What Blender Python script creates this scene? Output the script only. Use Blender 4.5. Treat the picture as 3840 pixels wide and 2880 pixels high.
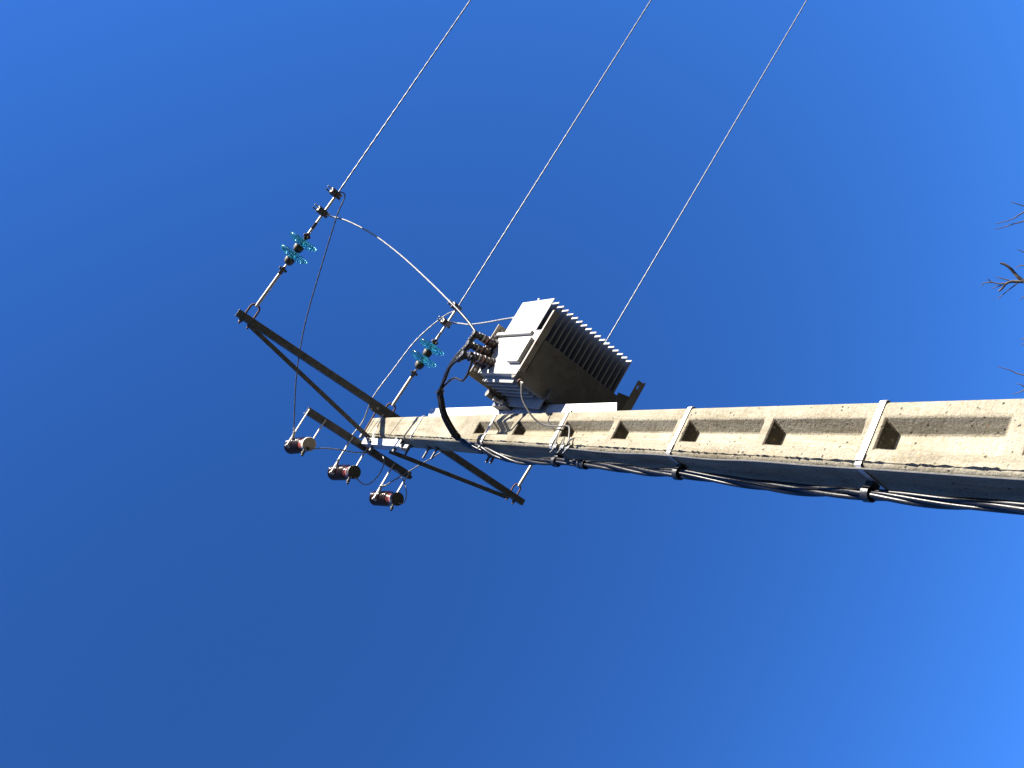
import bpy, bmesh, math, random
from mathutils import Vector, Matrix
from math import radians, sin, cos, pi

for o in list(bpy.data.objects):
    bpy.data.objects.remove(o)
scene = bpy.context.scene
col = scene.collection
rnd = random.Random(7)

# ------------------------------------------------------------------ camera
def make_camera():
    pitch, roll, yaw = radians(61.45), radians(-4.53), radians(37.14)
    f = Vector((sin(yaw)*cos(pitch), cos(yaw)*cos(pitch), sin(pitch)))
    r = Vector((cos(yaw), -sin(yaw), 0)); u = r.cross(f)
    r2 = cos(roll)*r + sin(roll)*u
    u2 = -sin(roll)*r + cos(roll)*u
    cd = bpy.data.cameras.new('camera'); cam = bpy.data.objects.new('camera', cd)
    # the phone was held upright, the picture is stored lying on its side
    X, Y, Z = -u2, r2, -f
    m = Matrix((X, Y, Z)).transposed().to_4x4()
    m.translation = Vector((-1.287, -2.238, 1.6))
    cam.matrix_world = m
    cd.sensor_width = 36.0; cd.lens = 30.0
    cd.clip_start = 0.05; cd.clip_end = 6000
    col.objects.link(cam); scene.camera = cam
make_camera()

# ------------------------------------------------------------------ sky, sun, exposure
SUN = Vector((0.42, -1.0, 0.56)).normalized()
SUN_EL = math.asin(SUN.z); SUN_AZ = math.atan2(SUN.x, SUN.y)
world = bpy.data.worlds.new('World'); scene.world = world; world.use_nodes = True
wn = world.node_tree.nodes; wl = world.node_tree.links
for n in list(wn): wn.remove(n)
sky = wn.new('ShaderNodeTexSky'); sky.sky_type = 'NISHITA'; sky.sun_disc = False
sky.sun_elevation = SUN_EL; sky.sun_rotation = SUN_AZ
sky.altitude = 2000; sky.air_density = 1.0; sky.dust_density = 0.0; sky.ozone_density = 3.0
gam = wn.new('ShaderNodeGamma'); gam.inputs['Gamma'].default_value = 1.3
hs = wn.new('ShaderNodeMix'); hs.data_type = 'RGBA'; hs.blend_type = 'MULTIPLY'; hs.inputs[0].default_value = 1.0; hs.inputs[7].default_value = (0.36, 0.695, 1.0, 1)
bgn = wn.new('ShaderNodeBackground'); bgn.inputs['Strength'].default_value = 0.064
wo = wn.new('ShaderNodeOutputWorld')
wl.new(sky.outputs[0], gam.inputs['Color']); wl.new(gam.outputs[0], hs.inputs[6]); wl.new(hs.outputs[2], bgn.inputs['Color']); wl.new(bgn.outputs[0], wo.inputs[0])
sd = bpy.data.lights.new('sun', 'SUN'); sd.energy = 5.0; sd.angle = radians(0.5); sd.color = (1.0, 0.93, 0.82)
so = bpy.data.objects.new('sun', sd); col.objects.link(so)
so.rotation_euler = SUN.to_track_quat('Z', 'Y').to_euler(); so.location = (10, -20, 30)
vs = scene.view_settings
scene.display_settings.display_device = 'sRGB'
vs.view_transform = 'Standard'; vs.look = 'None'; vs.gamma = 1.0; vs.use_curve_mapping = False
vs.exposure = 1.95

# ------------------------------------------------------------------ materials
def new_mat(name):
    m = bpy.data.materials.new(name); m.use_nodes = True
    nt = m.node_tree
    return m, nt.nodes, nt.links, nt.nodes['Principled BSDF']

def ramp(nodes, stops):
    r = nodes.new('ShaderNodeValToRGB')
    els = r.color_ramp.elements
    while len(els) < len(stops): els.new(0.5)
    for e, (p, c) in zip(els, stops):
        e.position = p; e.color = (c[0], c[1], c[2], 1) if not isinstance(c, (int, float)) else (c, c, c, 1)
    return r

def noise(nodes, links, scale, detail=4, rough=0.55, vec=None, dist=0.0):
    n = nodes.new('ShaderNodeTexNoise'); n.inputs['Scale'].default_value = scale
    n.inputs['Detail'].default_value = detail; n.inputs['Roughness'].default_value = rough
    n.inputs['Distortion'].default_value = dist
    if vec: links.new(vec, n.inputs['Vector'])
    return n

def mixc(nodes, links, fac, a, b, mode='MIX'):
    m = nodes.new('ShaderNodeMix'); m.data_type = 'RGBA'; m.blend_type = mode
    ins = m.inputs
    def put(sock, v):
        if isinstance(v, (int, float)): sock.default_value = v
        elif isinstance(v, tuple): sock.default_value = (v[0], v[1], v[2], 1)
        else: links.new(v, sock)
    put(ins[0], fac); put(ins[6], a); put(ins[7], b)
    return m.outputs[2]

def worn(name, c1, c2, scale=8, rough=0.6, metallic=0.0, bump=0.1, bscale=80, stain=None, stain_amt=0.5, spec=0.5, fleck=None):
    m, n, l, p = new_mat(name)
    tc = n.new('ShaderNodeTexCoord').outputs['Object']
    a = noise(n, l, scale, 6, 0.6, tc)
    r = ramp(n, [(0.35, c1), (0.68, c2)]); l.new(a.outputs[0], r.inputs[0])
    c = r.outputs[0]
    if stain:
        s = noise(n, l, scale*2.3, 8, 0.7, tc, 0.4)
        sr = ramp(n, [(0.52, 0.0), (0.72, stain_amt)]); l.new(s.outputs[0], sr.inputs[0])
        c = mixc(n, l, sr.outputs[0], c, stain)
    if fleck:
        s2 = noise(n, l, bscale*0.7, 3, 0.6, tc)
        fr = ramp(n, [(0.60, 0.0), (0.70, 0.7)]); l.new(s2.outputs[0], fr.inputs[0])
        c = mixc(n, l, fr.outputs[0], c, fleck)
    l.new(c, p.inputs['Base Color'])
    p.inputs['Metallic'].default_value = metallic
    p.inputs['Specular IOR Level'].default_value = spec
    rr = noise(n, l, scale*4, 4, 0.6, tc)
    mr = n.new('ShaderNodeMapRange'); mr.inputs[1].default_value = 0.3; mr.inputs[2].default_value = 0.7
    mr.inputs[3].default_value = max(0.03, rough-0.1); mr.inputs[4].default_value = min(1, rough+0.12)
    l.new(rr.outputs[0], mr.inputs[0]); l.new(mr.outputs[0], p.inputs['Roughness'])
    if bump:
        b = noise(n, l, bscale, 4, 0.6, tc)
        bn = n.new('ShaderNodeBump'); bn.inputs['Strength'].default_value = bump; bn.inputs['Distance'].default_value = 0.004
        l.new(b.outputs[0], bn.inputs['Height']); l.new(bn.outputs[0], p.inputs['Normal'])
    return m

def concrete_mat(name, base=(0.240, 0.219, 0.166), light=(0.290, 0.267, 0.208), dark=(0.172, 0.150, 0.106)):
    m, n, l, p = new_mat(name)
    tc = n.new('ShaderNodeTexCoord').outputs['Object']
    big = noise(n, l, 5.0, 6, 0.6, tc, 0.3)
    r1 = ramp(n, [(0.30, dark), (0.50, base), (0.72, light)]); l.new(big.outputs[0], r1.inputs[0])
    # fine sandy grain
    gr = noise(n, l, 140, 5, 0.75, tc)
    rg = ramp(n, [(0.34, (0.52, 0.48, 0.40)), (0.60, (1.05, 1.05, 1.05))]); l.new(gr.outputs[0], rg.inputs[0])
    c = mixc(n, l, 0.75, r1.outputs[0], rg.outputs[0], 'MULTIPLY')
    # stones showing at the surface: tan, orange and grey aggregate
    vo = n.new('ShaderNodeTexVoronoi'); vo.inputs['Scale'].default_value = 62; vo.inputs['Randomness'].default_value = 1.0
    l.new(tc, vo.inputs['Vector'])
    sep = n.new('ShaderNodeSeparateColor'); l.new(vo.outputs['Color'], sep.inputs[0])
    pick = ramp(n, [(0.0, (0.27, 0.22, 0.15)), (0.45, (0.18, 0.165, 0.135)), (0.75, (0.32, 0.29, 0.23)), (0.93, (0.32, 0.16, 0.06))])
    l.new(sep.outputs[0], pick.inputs[0])
    near = ramp(n, [(0.22, 1.0), (0.34, 0.0)]); l.new(vo.outputs['Distance'], near.inputs[0])
    gate = ramp(n, [(0.70, 0.0), (0.74, 0.55)]); l.new(sep.outputs[1], gate.inputs[0])
    mul = n.new('ShaderNodeMath'); mul.operation = 'MULTIPLY'; l.new(near.outputs[0], mul.inputs[0]); l.new(gate.outputs[0], mul.inputs[1])
    c = mixc(n, l, mul.outputs[0], c, pick.outputs[0])
    # rain streaks and damp patches, drawn out down the pole
    mp = n.new('ShaderNodeMapping'); mp.inputs['Scale'].default_value = (14, 14, 0.9); l.new(tc, mp.inputs['Vector'])
    st = noise(n, l, 1.0, 5, 0.65, mp.outputs[0], 0.6); sr = ramp(n, [(0.50, (1, 1, 1)), (0.68, (0.66, 0.61, 0.52))]); l.new(st.outputs[0], sr.inputs[0])
    c = mixc(n, l, 0.8, c, sr.outputs[0], 'MULTIPLY')
    # air-bubble pits, filled with black lichen
    v2 = n.new('ShaderNodeTexVoronoi'); v2.inputs['Scale'].default_value = 40; l.new(tc, v2.inputs['Vector'])
    s2 = n.new('ShaderNodeSeparateColor'); l.new(v2.outputs['Color'], s2.inputs[0])
    wob = noise(n, l, 190, 2, 0.5, tc)
    add = n.new('ShaderNodeMath'); add.operation = 'MULTIPLY_ADD'; l.new(wob.outputs[0], add.inputs[0]); add.inputs[1].default_value = 0.28; l.new(v2.outputs['Distance'], add.inputs[2])
    near2 = ramp(n, [(0.26, 1.0), (0.36, 0.0)]); l.new(add.outputs[0], near2.inputs[0])
    g2 = ramp(n, [(0.60, 0.0), (0.78, 1.0)]); l.new(s2.outputs[2], g2.inputs[0])
    pits = n.new('ShaderNodeMath'); pits.operation = 'MULTIPLY'; l.new(near2.outputs[0], pits.inputs[0]); l.new(g2.outputs[0], pits.inputs[1])
    c = mixc(n, l, pits.outputs[0], c, (0.045, 0.04, 0.03))
    l.new(c, p.inputs['Base Color']); p.inputs['Roughness'].default_value = 0.93
    p.inputs['Specular IOR Level'].default_value = 0.25
    # relief
    h1 = noise(n, l, 52, 6, 0.68, tc)
    h2 = n.new('ShaderNodeMath'); h2.operation = 'MULTIPLY_ADD'; l.new(pits.outputs[0], h2.inputs[0]); h2.inputs[1].default_value = -0.6; l.new(h1.outputs[0], h2.inputs[2])
    bn = n.new('ShaderNodeBump'); bn.inputs['Strength'].default_value = 0.8; bn.inputs['Distance'].default_value = 0.009
    l.new(h2.outputs[0], bn.inputs['Height']); l.new(bn.outputs[0], p.inputs['Normal'])
    return m

M = {}
M['concrete'] = concrete_mat('concrete')
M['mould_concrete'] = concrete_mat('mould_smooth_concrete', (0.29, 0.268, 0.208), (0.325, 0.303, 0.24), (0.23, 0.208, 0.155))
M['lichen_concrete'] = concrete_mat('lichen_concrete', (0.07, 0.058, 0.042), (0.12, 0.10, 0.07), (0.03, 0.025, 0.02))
M['galv'] = worn('galvanised_steel', (0.32, 0.33, 0.34), (0.44, 0.44, 0.44), 30, 0.5, 0.55, 0.05, 200, (0.30, 0.27, 0.22), 0.4)
M['strap'] = worn('stainless_strap', (0.34, 0.34, 0.34), (0.44, 0.44, 0.44), 30, 0.45, 0.5, 0.05, 150, (0.22, 0.19, 0.15), 0.5)
M['rod'] = worn('bright_zinc_rod', (0.42, 0.41, 0.38), (0.52, 0.51, 0.48), 40, 0.5, 0.35, 0.05, 200)
M['steel_dark'] = worn('weathered_galvanised_steel', (0.075, 0.08, 0.083), (0.135, 0.14, 0.143), 22, 0.58, 0.35, 0.12, 90, (0.11, 0.085, 0.06), 0.35)
M['rust'] = worn('rusty_steel', (0.07, 0.032, 0.02), (0.13, 0.065, 0.04), 40, 0.8, 0.2, 0.3, 160, (0.06, 0.04, 0.03), 0.7)
M['paint'] = worn('light_grey_tank_paint', (0.265, 0.263, 0.255), (0.30, 0.298, 0.288), 4, 0.42, 0.0, 0.04, 60, (0.36, 0.33, 0.28), 0.22)
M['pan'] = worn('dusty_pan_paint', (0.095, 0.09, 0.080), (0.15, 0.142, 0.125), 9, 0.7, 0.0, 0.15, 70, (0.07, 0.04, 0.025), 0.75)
M['lid'] = worn('tan_lid_underside', (0.26, 0.23, 0.17), (0.34, 0.305, 0.235), 9, 0.65, 0.0, 0.1, 70, (0.25, 0.17, 0.10), 0.6)
M['skid'] = worn('rust_bled_skid', (0.20, 0.18, 0.15), (0.27, 0.25, 0.21), 8, 0.7, 0.0, 0.2, 80, (0.13, 0.065, 0.035), 0.95)
M['black'] = worn('black_cable_sheath', (0.005, 0.005, 0.006), (0.010, 0.010, 0.011), 20, 0.36, 0.0, 0.05, 120, spec=0.35)
M['rubber'] = worn('black_rubber', (0.006, 0.006, 0.006), (0.013, 0.012, 0.012), 25, 0.42, 0.0, 0.25, 160)
M['brown'] = worn('brown_bushing', (0.032, 0.018, 0.013), (0.07, 0.038, 0.027), 30, 0.45, 0.0, 0.15, 130, (0.03, 0.02, 0.015), 0.6)
M['pink'] = worn('faded_red_ring', (0.22, 0.08, 0.065), (0.28, 0.12, 0.10), 30, 0.55)
M['cream'] = worn('cream_plastic_ring', (0.30, 0.29, 0.25), (0.38, 0.37, 0.33), 30, 0.4)
M['alu'] = worn('bare_aluminium_strand', (0.15, 0.15, 0.145), (0.24, 0.24, 0.23), 60, 0.5, 0.3, 0.0)
M['darkwire'] = worn('weathered_conductor', (0.05, 0.05, 0.048), (0.09, 0.09, 0.085), 40, 0.45, 0.3, 0.0)
M['lead'] = worn('grey_earth_lead', (0.20, 0.20, 0.19), (0.28, 0.28, 0.27), 40, 0.4, 0.2, 0.0)
M['earth'] = worn('grey_earth_sheath', (0.07, 0.067, 0.057), (0.10, 0.096, 0.083), 30, 0.4)
M['cast'] = worn('cast_iron_cap', (0.05, 0.043, 0.033), (0.10, 0.088, 0.07), 40, 0.6, 0.3, 0.2, 180)
M['clamp'] = worn('dull_aluminium_clamp', (0.07, 0.07, 0.066), (0.15, 0.147, 0.138), 60, 0.42, 0.5, 0.3, 180)
M['silicone'] = worn('oxblood_housing', (0.011, 0.003, 0.0026), (0.020, 0.005, 0.004), 25, 0.22, 0.0, 0.03, 120)
M['red'] = worn('brick_red_collar', (0.16, 0.030, 0.018), (0.22, 0.042, 0.026), 25, 0.4)
M['capgrey'] = worn('zinc_base_plate', (0.06, 0.058, 0.052), (0.10, 0.096, 0.085), 22, 0.6, 0.2, 0.1, 120)
M['captan'] = worn('tan_base_plate', (0.42, 0.365, 0.275), (0.52, 0.46, 0.36), 20, 0.6, 0.0, 0.1, 120)
M['bark'] = worn('bark', (0.05, 0.038, 0.032), (0.11, 0.088, 0.074), 18, 0.9, 0.0, 0.6, 60)
def ground_mat():
    m, n, l, p = new_mat('meadow_ground')
    tc = n.new('ShaderNodeTexCoord').outputs['Object']
    a = noise(n, l, 0.35, 8, 0.65, tc); r = ramp(n, [(0.35, (0.009, 0.010, 0.007)), (0.55, (0.014, 0.014, 0.010)), (0.7, (0.020, 0.019, 0.015))])
    l.new(a.outputs[0], r.inputs[0]); l.new(r.outputs[0], p.inputs['Base Color']); p.inputs['Roughness'].default_value = 1.0
    b = noise(n, l, 9, 6, 0.7, tc); bn = n.new('ShaderNodeBump'); bn.inputs['Distance'].default_value = 0.05
    l.new(b.outputs[0], bn.inputs['Height']); l.new(bn.outputs[0], p.inputs['Normal'])
    return m
M['ground'] = ground_mat()
def glass_mat():
    m, n, l, p = new_mat('sea_green_glass')
    p.inputs['Base Color'].default_value = (0.32, 0.80, 0.90, 1)
    p.inputs['Transmission Weight'].default_value = 1.0
    p.inputs['Roughness'].default_value = 0.12; p.inputs['IOR'].default_value = 1.5
    tc = n.new('ShaderNodeTexCoord').outputs['Object']
    b = noise(n, l, 30, 2, 0.5, tc); bn = n.new('ShaderNodeBump'); bn.inputs['Strength'].default_value = 0.12; bn.inputs['Distance'].default_value = 0.004
    l.new(b.outputs[0], bn.inputs['Height']); l.new(bn.outputs[0], p.inputs['Normal'])
    # patchy translucent teal mixed in, standing in for sun glints inside the glass
    tr = n.new('ShaderNodeBsdfTranslucent'); tr.inputs['Color'].default_value = (0.07, 0.31, 0.39, 1)
    c = noise(n, l, 13, 3, 0.6, tc); cr = ramp(n, [(0.40, 0.10), (0.66, 0.52)]); l.new(c.outputs[0], cr.inputs[0])
    mx = n.new('ShaderNodeMixShader'); l.new(cr.outputs[0], mx.inputs[0]); l.new(p.outputs[0], mx.inputs[1]); l.new(tr.outputs[0], mx.inputs[2])
    l.new(mx.outputs[0], n['Material Output'].inputs['Surface'])
    return m
M['glass'] = glass_mat()

# ------------------------------------------------------------------ mesh helpers
class MB:
    """collects vertices and faces for one mesh"""
    def __init__(s): s.v = []; s.f = []
    def add(s, vs, fs):
        k = len(s.v); s.v += [Vector(v) for v in vs]; s.f += [tuple(i+k for i in f) for f in fs]; return s
    def box(s, a, b, m=None):
        x0, y0, z0 = a; x1, y1, z1 = b
        vs = [Vector(c) for c in ((x0,y0,z0),(x1,y0,z0),(x1,y1,z0),(x0,y1,z0),(x0,y0,z1),(x1,y0,z1),(x1,y1,z1),(x0,y1,z1))]
        if m: vs = [m @ v for v in vs]
        return s.add(vs, [(0,3,2,1),(4,5,6,7),(0,1,5,4),(1,2,6,5),(2,3,7,6),(3,0,4,7)])
    def bar(s, p, q, w, t, up=(0, 0, 1)):
        """flat bar from p to q: w wide, t thick along 'up'"""
        p = Vector(p); q = Vector(q); d = (q-p).normalized(); u = Vector(up); sdir = d.cross(u).normalized(); u = sdir.cross(d).normalized()
        vs = []
        for e in (p, q):
            for a, b in ((-1,-1),(1,-1),(1,1),(-1,1)): vs.append(e + sdir*(a*w/2) + u*(b*t/2))
        return s.add(vs, [(0,1,2,3),(7,6,5,4),(0,4,5,1),(1,5,6,2),(2,6,7,3),(3,7,4,0)])
    def tube(s, pts, r, n=8, caps=True, lobes=0, pitch=0.1, amp=0.0):
        pts = [Vector(p) for p in pts]; rs = r if isinstance(r, (list, tuple)) else [r]*len(pts)
        T = []
        for i in range(len(pts)):
            a = pts[max(0, i-1)]; b = pts[min(len(pts)-1, i+1)]; T.append((b-a).normalized())
        ref = Vector((0,0,1)) if abs(T[0].z) < 0.9 else Vector((1,0,0))
        u = T[0].cross(ref).normalized(); k = len(s.v); L = 0
        for i, p in enumerate(pts):
            if i:
                u = (u - T[i]*u.dot(T[i])).normalized(); L += (p-pts[i-1]).length
            w = T[i].cross(u)
            for j in range(n):
                a = 2*pi*j/n; rr = rs[i]
                if lobes: rr *= 1 + amp*cos(lobes*(a + 2*pi*L/pitch))
                s.v.append(p + u*(cos(a)*rr) + w*(sin(a)*rr))
        for i in range(len(pts)-1):
            for j in range(n):
                j2 = (j+1) % n
                s.f.append((k+i*n+j, k+i*n+j2, k+(i+1)*n+j2, k+(i+1)*n+j))
        if caps:
            s.f.append(tuple(k+j for j in reversed(range(n)))); s.f.append(tuple(k+(len(pts)-1)*n+j for j in range(n)))
        return s
    def lathe(s, prof, o, axis, n=24, closed=False):
        """prof = (radius, distance along axis); radius 0 at both ends closes it"""
        o = Vector(o); ax = Vector(axis).normalized(); ref = Vector((0,0,1)) if abs(ax.z) < 0.9 else Vector((1,0,0))
        u = ax.cross(ref).normalized(); w = ax.cross(u); k = len(s.v); rows = []
        for r, h in prof:
            if r < 1e-6: rows.append([len(s.v)]); s.v.append(o+ax*h)
            else:
                rows.append([len(s.v)+j for j in range(n)])
                for j in range(n):
                    a = 2*pi*j/n; s.v.append(o + ax*h + u*(cos(a)*r) + w*(sin(a)*r))
        pairs = list(zip(rows, rows[1:]))
        if closed: pairs.append((rows[-1], rows[0]))
        for A, B in pairs:
            for j in range(n):
                j2 = (j+1) % n
                if len(A) == 1 and len(B) == 1: continue
                if len(A) == 1: s.f.append((A[0], B[j], B[j2]))
                elif len(B) == 1: s.f.append((A[j2], A[j], B[0]))
                else: s.f.append((A[j], B[j], B[j2], A[j2]))
        return s
    def hexbolt(s, o, axis, r, h, n=6):
        return s.lathe([(0,0),(r,0),(r,h),(0,h)], o, axis, n)
    def bolt(s, o, axis, r, h, r2, L, n=6):
        """head and shank in one piece"""
        return s.lathe([(0,0),(r,0),(r,h),(r2,h),(r2,h+L),(0,h+L)], o, axis, n)
    def extrude(s, poly, axis, a, b):
        """2-D polygon pushed along one axis; the other two coordinates keep their order"""
        n = len(poly)
        def P3(u, v, w): c = [u, v]; c.insert(axis, w); return tuple(c)
        s.add([P3(u, v, a) for u, v in poly] + [P3(u, v, b) for u, v in poly],
              [tuple(range(n)), tuple(range(2*n-1, n-1, -1))] + [(i, i+n, (i+1) % n + n, (i+1) % n) for i in range(n)])
        return s
    def prism(s, poly, y0, y1):
        """polygon in (x, z), pushed along y"""
        n = len(poly); vs = [(x, y0, z) for x, z in poly] + [(x, y1, z) for x, z in poly]
        fs = [tuple(range(n)), tuple(range(2*n-1, n-1, -1))] + [(i, i+n, (i+1) % n + n, (i+1) % n) for i in range(n)]
        return s.add(vs, fs)

def smooth_path(pts, step=0.03):
    pts = [Vector(p) for p in pts]
    P = [pts[0]*2-pts[1]] + pts + [pts[-1]*2-pts[-2]]; out = []
    for i in range(1, len(P)-2):
        a, b, c, d = P[i-1:i+3]; n = max(2, int((c-b).length/step))
        for j in range(n):
            t = j/n
            out.append(0.5*((2*b)+(c-a)*t+(2*a-5*b+4*c-d)*t*t+(3*b-a-3*c+d)*t**3))
    out.append(pts[-1]); return out

ROOT_LOC = {}
def tag(o, label=None, cat=None, group=None, kind=None):
    if label: o['label'] = label
    if cat: o['category'] = cat
    if group: o['group'] = group
    if kind: o['kind'] = kind
    return o
def thing(name, label, cat, loc=(0,0,0), group=None, rot=None):
    o = bpy.data.objects.new(name, None); col.objects.link(o); o.location = loc; o.empty_display_size = 0.05
    if rot: o.rotation_euler = rot
    ROOT_LOC[o.name] = Vector(loc)
    return tag(o, label, cat, group)
def mesh_object(name, mb, mat, smooth=False, bevel=0, off=Vector((0,0,0)), segs=2, angle=40):
    me = bpy.data.meshes.new(name); me.from_pydata([tuple(v-off) for v in mb.v], [], mb.f); me.update()
    bm = bmesh.new(); bm.from_mesh(me); bmesh.ops.recalc_face_normals(bm, faces=bm.faces); bm.to_mesh(me); bm.free()
    me.materials.append(M[mat] if isinstance(mat, str) else mat)
    if smooth:
        me.shade_smooth()
        try: me.set_sharp_from_angle(angle=radians(angle))
        except Exception: pass
    o = bpy.data.objects.new(name, me); col.objects.link(o)
    if bevel:
        b = o.modifiers.new('edge', 'BEVEL'); b.width = bevel; b.segments = segs; b.limit_method = 'ANGLE'; b.angle_limit = radians(30)
    return o
def part(name, mb, mat, parent, smooth=False, bevel=0, local=False, **k):
    """mesh under a thing or a part; vertices are world metres unless local"""
    off = Vector((0,0,0))
    if not local:
        p = parent
        while p.parent: p = p.parent
        off = ROOT_LOC.get(p.name, p.location.copy())
    o = mesh_object(name, mb, mat, smooth, bevel, off, **k); o.parent = parent; return o
def single(name, mb, mat, label, cat, base, group=None, smooth=False, bevel=0, **k):
    b = Vector(base); o = mesh_object(name, mb, mat, smooth, bevel, b, **k); o.location = b; ROOT_LOC[o.name] = b
    return tag(o, label, cat, group)

# ------------------------------------------------------------------ ground (below the frame; it throws light up)
g = MB(); R = 3000.0; ring = [0, 8, 30, 120, 500, R]; n = 32
g.v.append(Vector((0,0,0)))
for k in ring[1:]:
    for j in range(n): g.v.append(Vector((k*cos(2*pi*j/n), k*sin(2*pi*j/n), 0)))
for j in range(n): g.f.append((0, 1+j, 1+(j+1) % n))
for i in range(len(ring)-2):
    for j in range(n): g.f.append((1+i*n+j, 1+(i+1)*n+j, 1+(i+1)*n+(j+1) % n, 1+i*n+(j+1) % n))
gr = mesh_object('ground', g, 'ground'); tag(gr, kind='structure')

# wooded hills added all round below the frame, unseen, to block horizon light
hm = MB(); nh = 96
for k, (rad, hh) in enumerate(((150, -2), (260, 26), (420, 70), (700, 150), (1100, 230), (1500, 180), (2200, -5))):
    for j in range(nh):
        a = 2*pi*j/nh; h = hh*(1+0.10*sin(3*a+k)+0.08*sin(7*a+1.3*k)+0.05*sin(17*a+k*k)) if hh > 0 else hh
        hm.v.append(Vector((rad*cos(a), rad*sin(a), h)))
for k in range(6):
    for j in range(nh): hm.f.append((k*nh+j, (k+1)*nh+j, (k+1)*nh+(j+1) % nh, k*nh+(j+1) % nh))
tag(mesh_object('light_block_hills', hm, 'ground', True), kind='structure')

# ------------------------------------------------------------------ concrete pole
TOP = 8.93
def hw(z): return 0.1375 - 0.0072*(z-3.1)
def hd(z): return 0.0990 - 0.0023*(z-3.1)
def rw(z): return 0.050 + 0.0053*(6.6-z)
def rdp(z): return 0.056 + 0.002*(6.7-z)
pole = thing('concrete_pole', 'tall tapering concrete power pole with a ladder of recesses down its sunlit face', 'utility pole', (0,0,0))
rec = [(6.718, 6.237), (6.175, 5.697), (5.626, 5.172), (5.123, 4.672), (4.594, 4.130), (4.086, 3.643), (3.571, 3.126), (3.062, 2.60), (2.53, 2.07), (2.0, 1.55)]
def pole_mesh():
    mb = MB(); V = {}
    def v(key, p):
        if key not in V: V[key] = len(mb.v); mb.v.append(Vector(p))
        return V[key]
    zs = [0.0]
    for a, b in reversed(rec): zs += [b, a]
    zs.append(TOP)
    isrec = lambda i: i % 2 == 1
    ch = 0.014
    def row(i):
        z = zs[i]; w, dpt, r = hw(z), hd(z), rw(z)
        return [v((i, 0), (-w, -dpt+ch, z)), v((i, 1), (-w+ch, -dpt, z)), v((i, 2), (-r, -dpt, z)), v((i, 3), (r, -dpt, z)), v((i, 4), (w-ch, -dpt, z)), v((i, 5), (w, -dpt+ch, z)),
                v((i, 6), (w, dpt-ch, z)), v((i, 7), (w-ch, dpt, z)), v((i, 8), (-w+ch, dpt, z)), v((i, 9), (-w, dpt-ch, z))]
    rows = [row(i) for i in range(len(zs))]
    lich = []; floor = []
    for i in range(len(zs)-1):
        A, B = rows[i], rows[i+1]
        for k in range(10):
            if k == 2 and isrec(i): continue
            k2 = (k+1) % 10; mb.f.append((A[k], A[k2], B[k2], B[k]))
        if isrec(i):
            z0, z1 = zs[i]+0.046, zs[i+1]-0.028
            zm = (zs[i]+zs[i+1])/2; dp = rdp(zm)
            F = []
            for z in (z0, z1):
                r = rw(z)-0.037
                F += [len(mb.v), len(mb.v)+1]
                mb.v += [Vector((-r, -hd(z)+dp, z)), Vector((r, -hd(z)+dp, z))]
            a, b, c, d = A[2], A[3], B[3], B[2]; fa, fb, fd, fc = F
            floor.append(len(mb.f)); mb.f += [(fa, fb, fc, fd), (a, b, fb, fa), (b, c, fc, fb), (d, a, fa, fd)]
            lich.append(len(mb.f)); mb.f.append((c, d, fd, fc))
    mb.f.append(tuple(rows[-1])); mb.f.append(tuple(reversed(rows[0])))
    return mb, lich, floor
pm, lich, floor = pole_mesh()
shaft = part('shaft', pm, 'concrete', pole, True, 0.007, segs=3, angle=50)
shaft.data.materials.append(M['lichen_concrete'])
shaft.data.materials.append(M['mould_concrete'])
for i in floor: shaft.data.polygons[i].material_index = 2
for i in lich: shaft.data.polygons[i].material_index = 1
# ragged cement fin left by the mould joint along the sunny corner
sm = MB(); z = TOP-0.05; k = 0
pts = []
while z > 1.0:
    amp = 0.0035 + 0.013*max(0, rnd.random()-0.25)*(1 if rnd.random() < 0.8 else 0.05)
    pts.append((z, amp, rnd.uniform(-0.0015, 0.0015))); z -= rnd.choice((0.006, 0.010, 0.018, 0.03, 0.05))*rnd.uniform(0.7, 1.3)*(0.6 if z < 5 else 1)
for (z0, a0, x0), (z1, a1, x1) in zip(pts, pts[1:]):
    e0 = -hw(z0)+0.019; e1 = -hw(z1)+0.019
    sm.add([(e0-0.004, -hd(z0)+0.004, z0), (e0+x0, -hd(z0)-a0, z0), (e0+0.006, -hd(z0)+0.003, z0),
            (e1-0.004, -hd(z1)+0.004, z1), (e1+x1, -hd(z1)-a1, z1), (e1+0.006, -hd(z1)+0.003, z1)], [(0,1,4,3), (1,2,5,4), (2,0,3,5), (0,2,1), (3,4,5)])
part('mould_joint', sm, 'concrete', pole)
# steel bands round the shaft
def band(z, w, t=0.0016):
    a, d, c = hw(z)+0.003, hd(z)+0.003, 0.010
    loop = [(-a, -d+c), (-a+c, -d), (a-c, -d), (a, -d+c), (a, d-c), (a-c, d), (-a+c, d), (-a, d-c)]
    mb = MB(); n = len(loop)
    for s, zz in ((0, z-w/2), (0, z+w/2), (t, z+w/2), (t, z-w/2)):
        for x, y in loop:
            mb.v.append(Vector((x*(1+s/a), y*(1+s/d), zz)))
    for r in range(4):
        for j in range(n):
            mb.f.append((r*n+j, r*n+(j+1) % n, ((r+1) % 4)*n+(j+1) % n, ((r+1) % 4)*n+j))
    return mb
bands = []
for z, w in ((7.765, 0.014), (6.527, 0.02), (5.657, 0.024), (4.627, 0.024), (3.604, 0.024)):
    bo = part('strap', band(z, w), 'strap', pole); bands.append(bo)
    part('buckle', MB().box((-hw(z)+0.022, -hd(z)-0.0085, z-w*0.62), (-hw(z)+0.050, -hd(z)-0.0030, z+w*0.62)), 'strap', bo, False, 0.001)
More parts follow.
